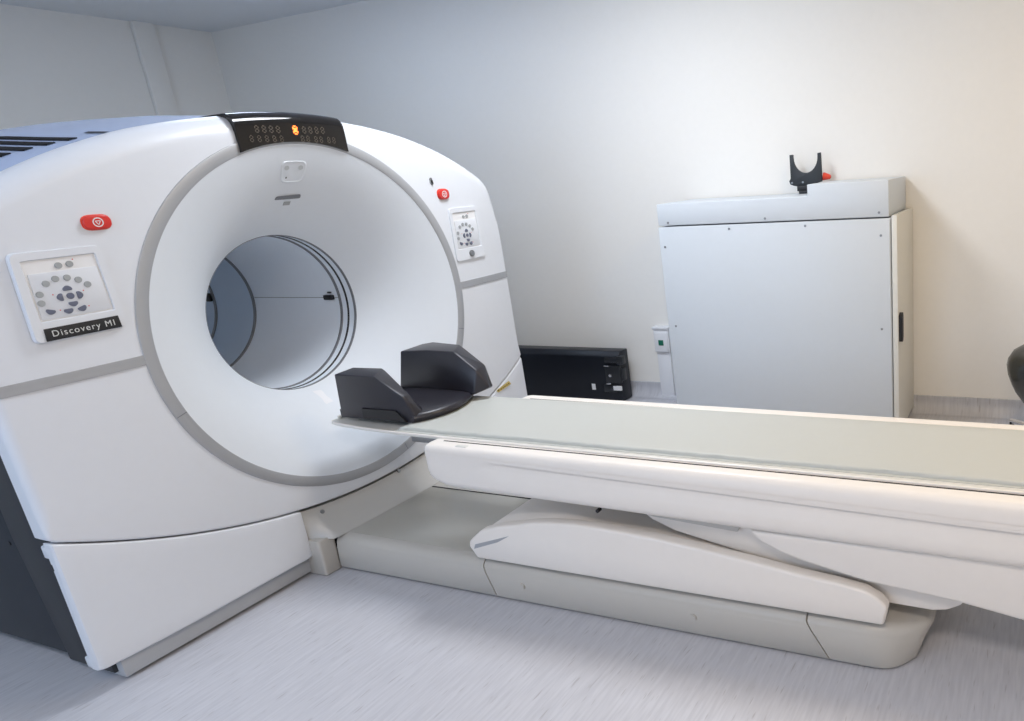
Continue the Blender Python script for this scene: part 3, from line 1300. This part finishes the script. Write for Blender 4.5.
# black U-shaped holder standing on the cabinet
hy = 2.12
u = empty('holder_bracket', (1.53, hy, 1.394), 'black U-shaped holder bracket standing on the pale grey cabinet', 'holder')
# outline in (x, z) at y = hy
uo = [(1.452, 1.628), (1.476, 1.628)]
for q in range(17):
    a = pi + pi * q / 16
    uo.append((1.552 + .076 * cos(a), 1.610 + .092 * sin(a)))
uo += [(1.628, 1.628), (1.650, 1.630), (1.652, 1.462), (1.600, 1.450), (1.592, 1.440), (1.500, 1.440), (1.470, 1.446), (1.448, 1.455), (1.442, 1.475), (1.452, 1.490)]
b = NB()
prism(b, uo, 'y', hy - .006, hy + .006, r=.0015)
plate_ = obj('u_plate', b, 'frame', u)
b = NB()
box(b, 1.495, 1.590, hy - .022, hy + .022, 1.412, 1.444, r=.004)
box(b, 1.510, 1.570, hy - .035, hy + .035, 1.3975, 1.414, r=.003)
obj('clamp_foot', b, 'black', u)
for (x, z) in ((1.460, 1.464), (1.530, 1.464)):
    obj('bolt', cx((x, hy - .007, z), (0, -1, 0), .006, .005, n=12), 'screw', u)
b = NB()
cyl(b, (1.672, hy + .03, 1.488), (1, .2, -.15), .026, .05, n=20, r2=.012, bev=.004)
obj('clamp_knob', b, 'redk', u, label='red clamp knob')
b = NB()
cyl(b, (1.62, hy + .02, 1.480), (1, .2, 0), .008, .09, n=12)
obj('clamp_rod', b, 'frame', u)
u.location.x -= .030

# ------------------------------------------------------------------ cable duct with socket box left of the cabinet
d = empty('cable_duct', (.35, Y1, .1), 'white upright cable duct with a socket box and green switch on the wall', 'cable duct')
b = NB()
box(b, .298, .405, Y1 - .045, Y1, .004, .350, r=.003)
obj('duct_cover', b, 'plastic', d)
b = NB()
box(b, .292, .412, Y1 - .058, Y1, .345, .515, r=.005)
sb = obj('socket_box', b, 'plastic', d)
b = NB()
box(b, .286, .416, Y1 - .066, Y1, .515, .532, r=.003)
box(b, .302, .402, Y1 - .064, Y1 - .05, .352, .490, r=.003)
obj('socket_frame', b, 'plastic', d)
b = NB()
box(b, .330, .370, Y1 - .068, Y1 - .06, .398, .438, r=.003)
obj('switch', b, 'green', d, label='small green switch')
d.location.x += .018

# ------------------------------------------------------------------ black case on the floor
q = empty('black_case', (-.45, 2.07, 0), 'long black case standing on edge against the wall behind the couch', 'case')
b = NB()
prism(b, [(2.02, .004), (2.145, .004), (2.150, .372), (2.050, .376), (2.020, .338)], 'x', -1.02, .085, r=.006)
obj('case_shell', b, 'case', q)
b = NB()
box(b, -.028, .110, 2.005, 2.022, .300, .335, r=.003)
box(b, -.030, .098, 2.000, 2.022, .150, .275, r=.004)
box(b, .07, .113, 2.010, 2.060, .165, .255, r=.004)
box(b, .07, .119, 2.010, 2.060, .285, .345, r=.004)
box(b, -.060, .045, 2.008, 2.022, .075, .130, r=.003)
obj('latch_block', b, 'case2', q)
b = NB()
cyl(b, (.012, 2.000, .205), (0, -1, 0), .011, .012, n=16, bev=.002)
obj('latch_bolt', b, 'bright', q)
for z in (.276, .143):
    obj('metal_strip', bx(-.032, .008, 1.998, 2.004, z - .004, z + .004, r=.001), 'bright', q)
obj('white_sticker', bx(-.170, -.140, 2.0165, 2.0192, .085, .130), 'sticker', q, smooth=False)
obj('white_sticker', bx(.022, .088, 2.0040, 2.0190, .092, .124, r=.001), 'sticker', q)

# ------------------------------------------------------------------ stool at the right edge
s_ = empty('rolling_stool', (2.98, 1.70, 0), 'black padded rolling stool with a chrome foot near the wall', 'stool')
SX, SY = 2.98, 1.72
b = NB()
rows = []
for (r_, z_) in [(.02, .560), (.14, .560), (.19, .552), (.225, .530), (.243, .500), (.250, .465), (.245, .430), (.225, .375), (.205, .330), (.175, .285), (.160, .275), (.05, .272), (.01, .272)]:
    row = []
    for a in range(28):
        an = 2 * pi * a / 28
        wv = 1 + .02 * sin(5 * an + z_ * 9)
        row.append((SX + r_ * wv * cos(an), SY + r_ * wv * sin(an), z_ + .008 * sin(3 * an)))
    rows.append(row)
vs = grid(b, rows, closed=True)
b.faces.new(vs[0])
b.faces.new(vs[-1])
obj('seat', b, 'leather', s_, angle=50)
b = NB()
cyl(b, (SX, SY, .18), (0, 0, 1), .025, .22, n=20)
obj('gas_column', b, 'bright', s_)
for a in range(5):
    an = radians(140 + 72 * a)
    ex, ey = SX + .30 * cos(an), SY + .30 * sin(an)
    b = NB()
    rows = []
    for t in (0, .3, .6, .9, 1):
        x_, y_ = SX + .30 * t * cos(an), SY + .30 * t * sin(an)
        wv = .020 - .006 * t
        zz = .100 - .022 * t
        rows.append([(x_ - sin(an) * wv * cos(p), y_ + cos(an) * wv * cos(p), zz + .012 * sin(p)) for p in [2 * pi * m_ / 10 for m_ in range(10)]])
    vs = grid(b, rows, closed=True)
    b.faces.new(vs[0])
    b.faces.new(vs[-1])
    obj('foot_arm', b, 'bright', s_)
    b = NB()
    for o_ in (-.012, .012):
        cyl(b, (ex - sin(an) * o_, ey + cos(an) * o_, .0265), (-sin(an), cos(an), 0), .0265, .016, n=20, bev=.003)
    cyl(b, (ex, ey, .055), (0, 0, 1), .007, .04, n=10)
    obj('castor', b, 'black', s_)
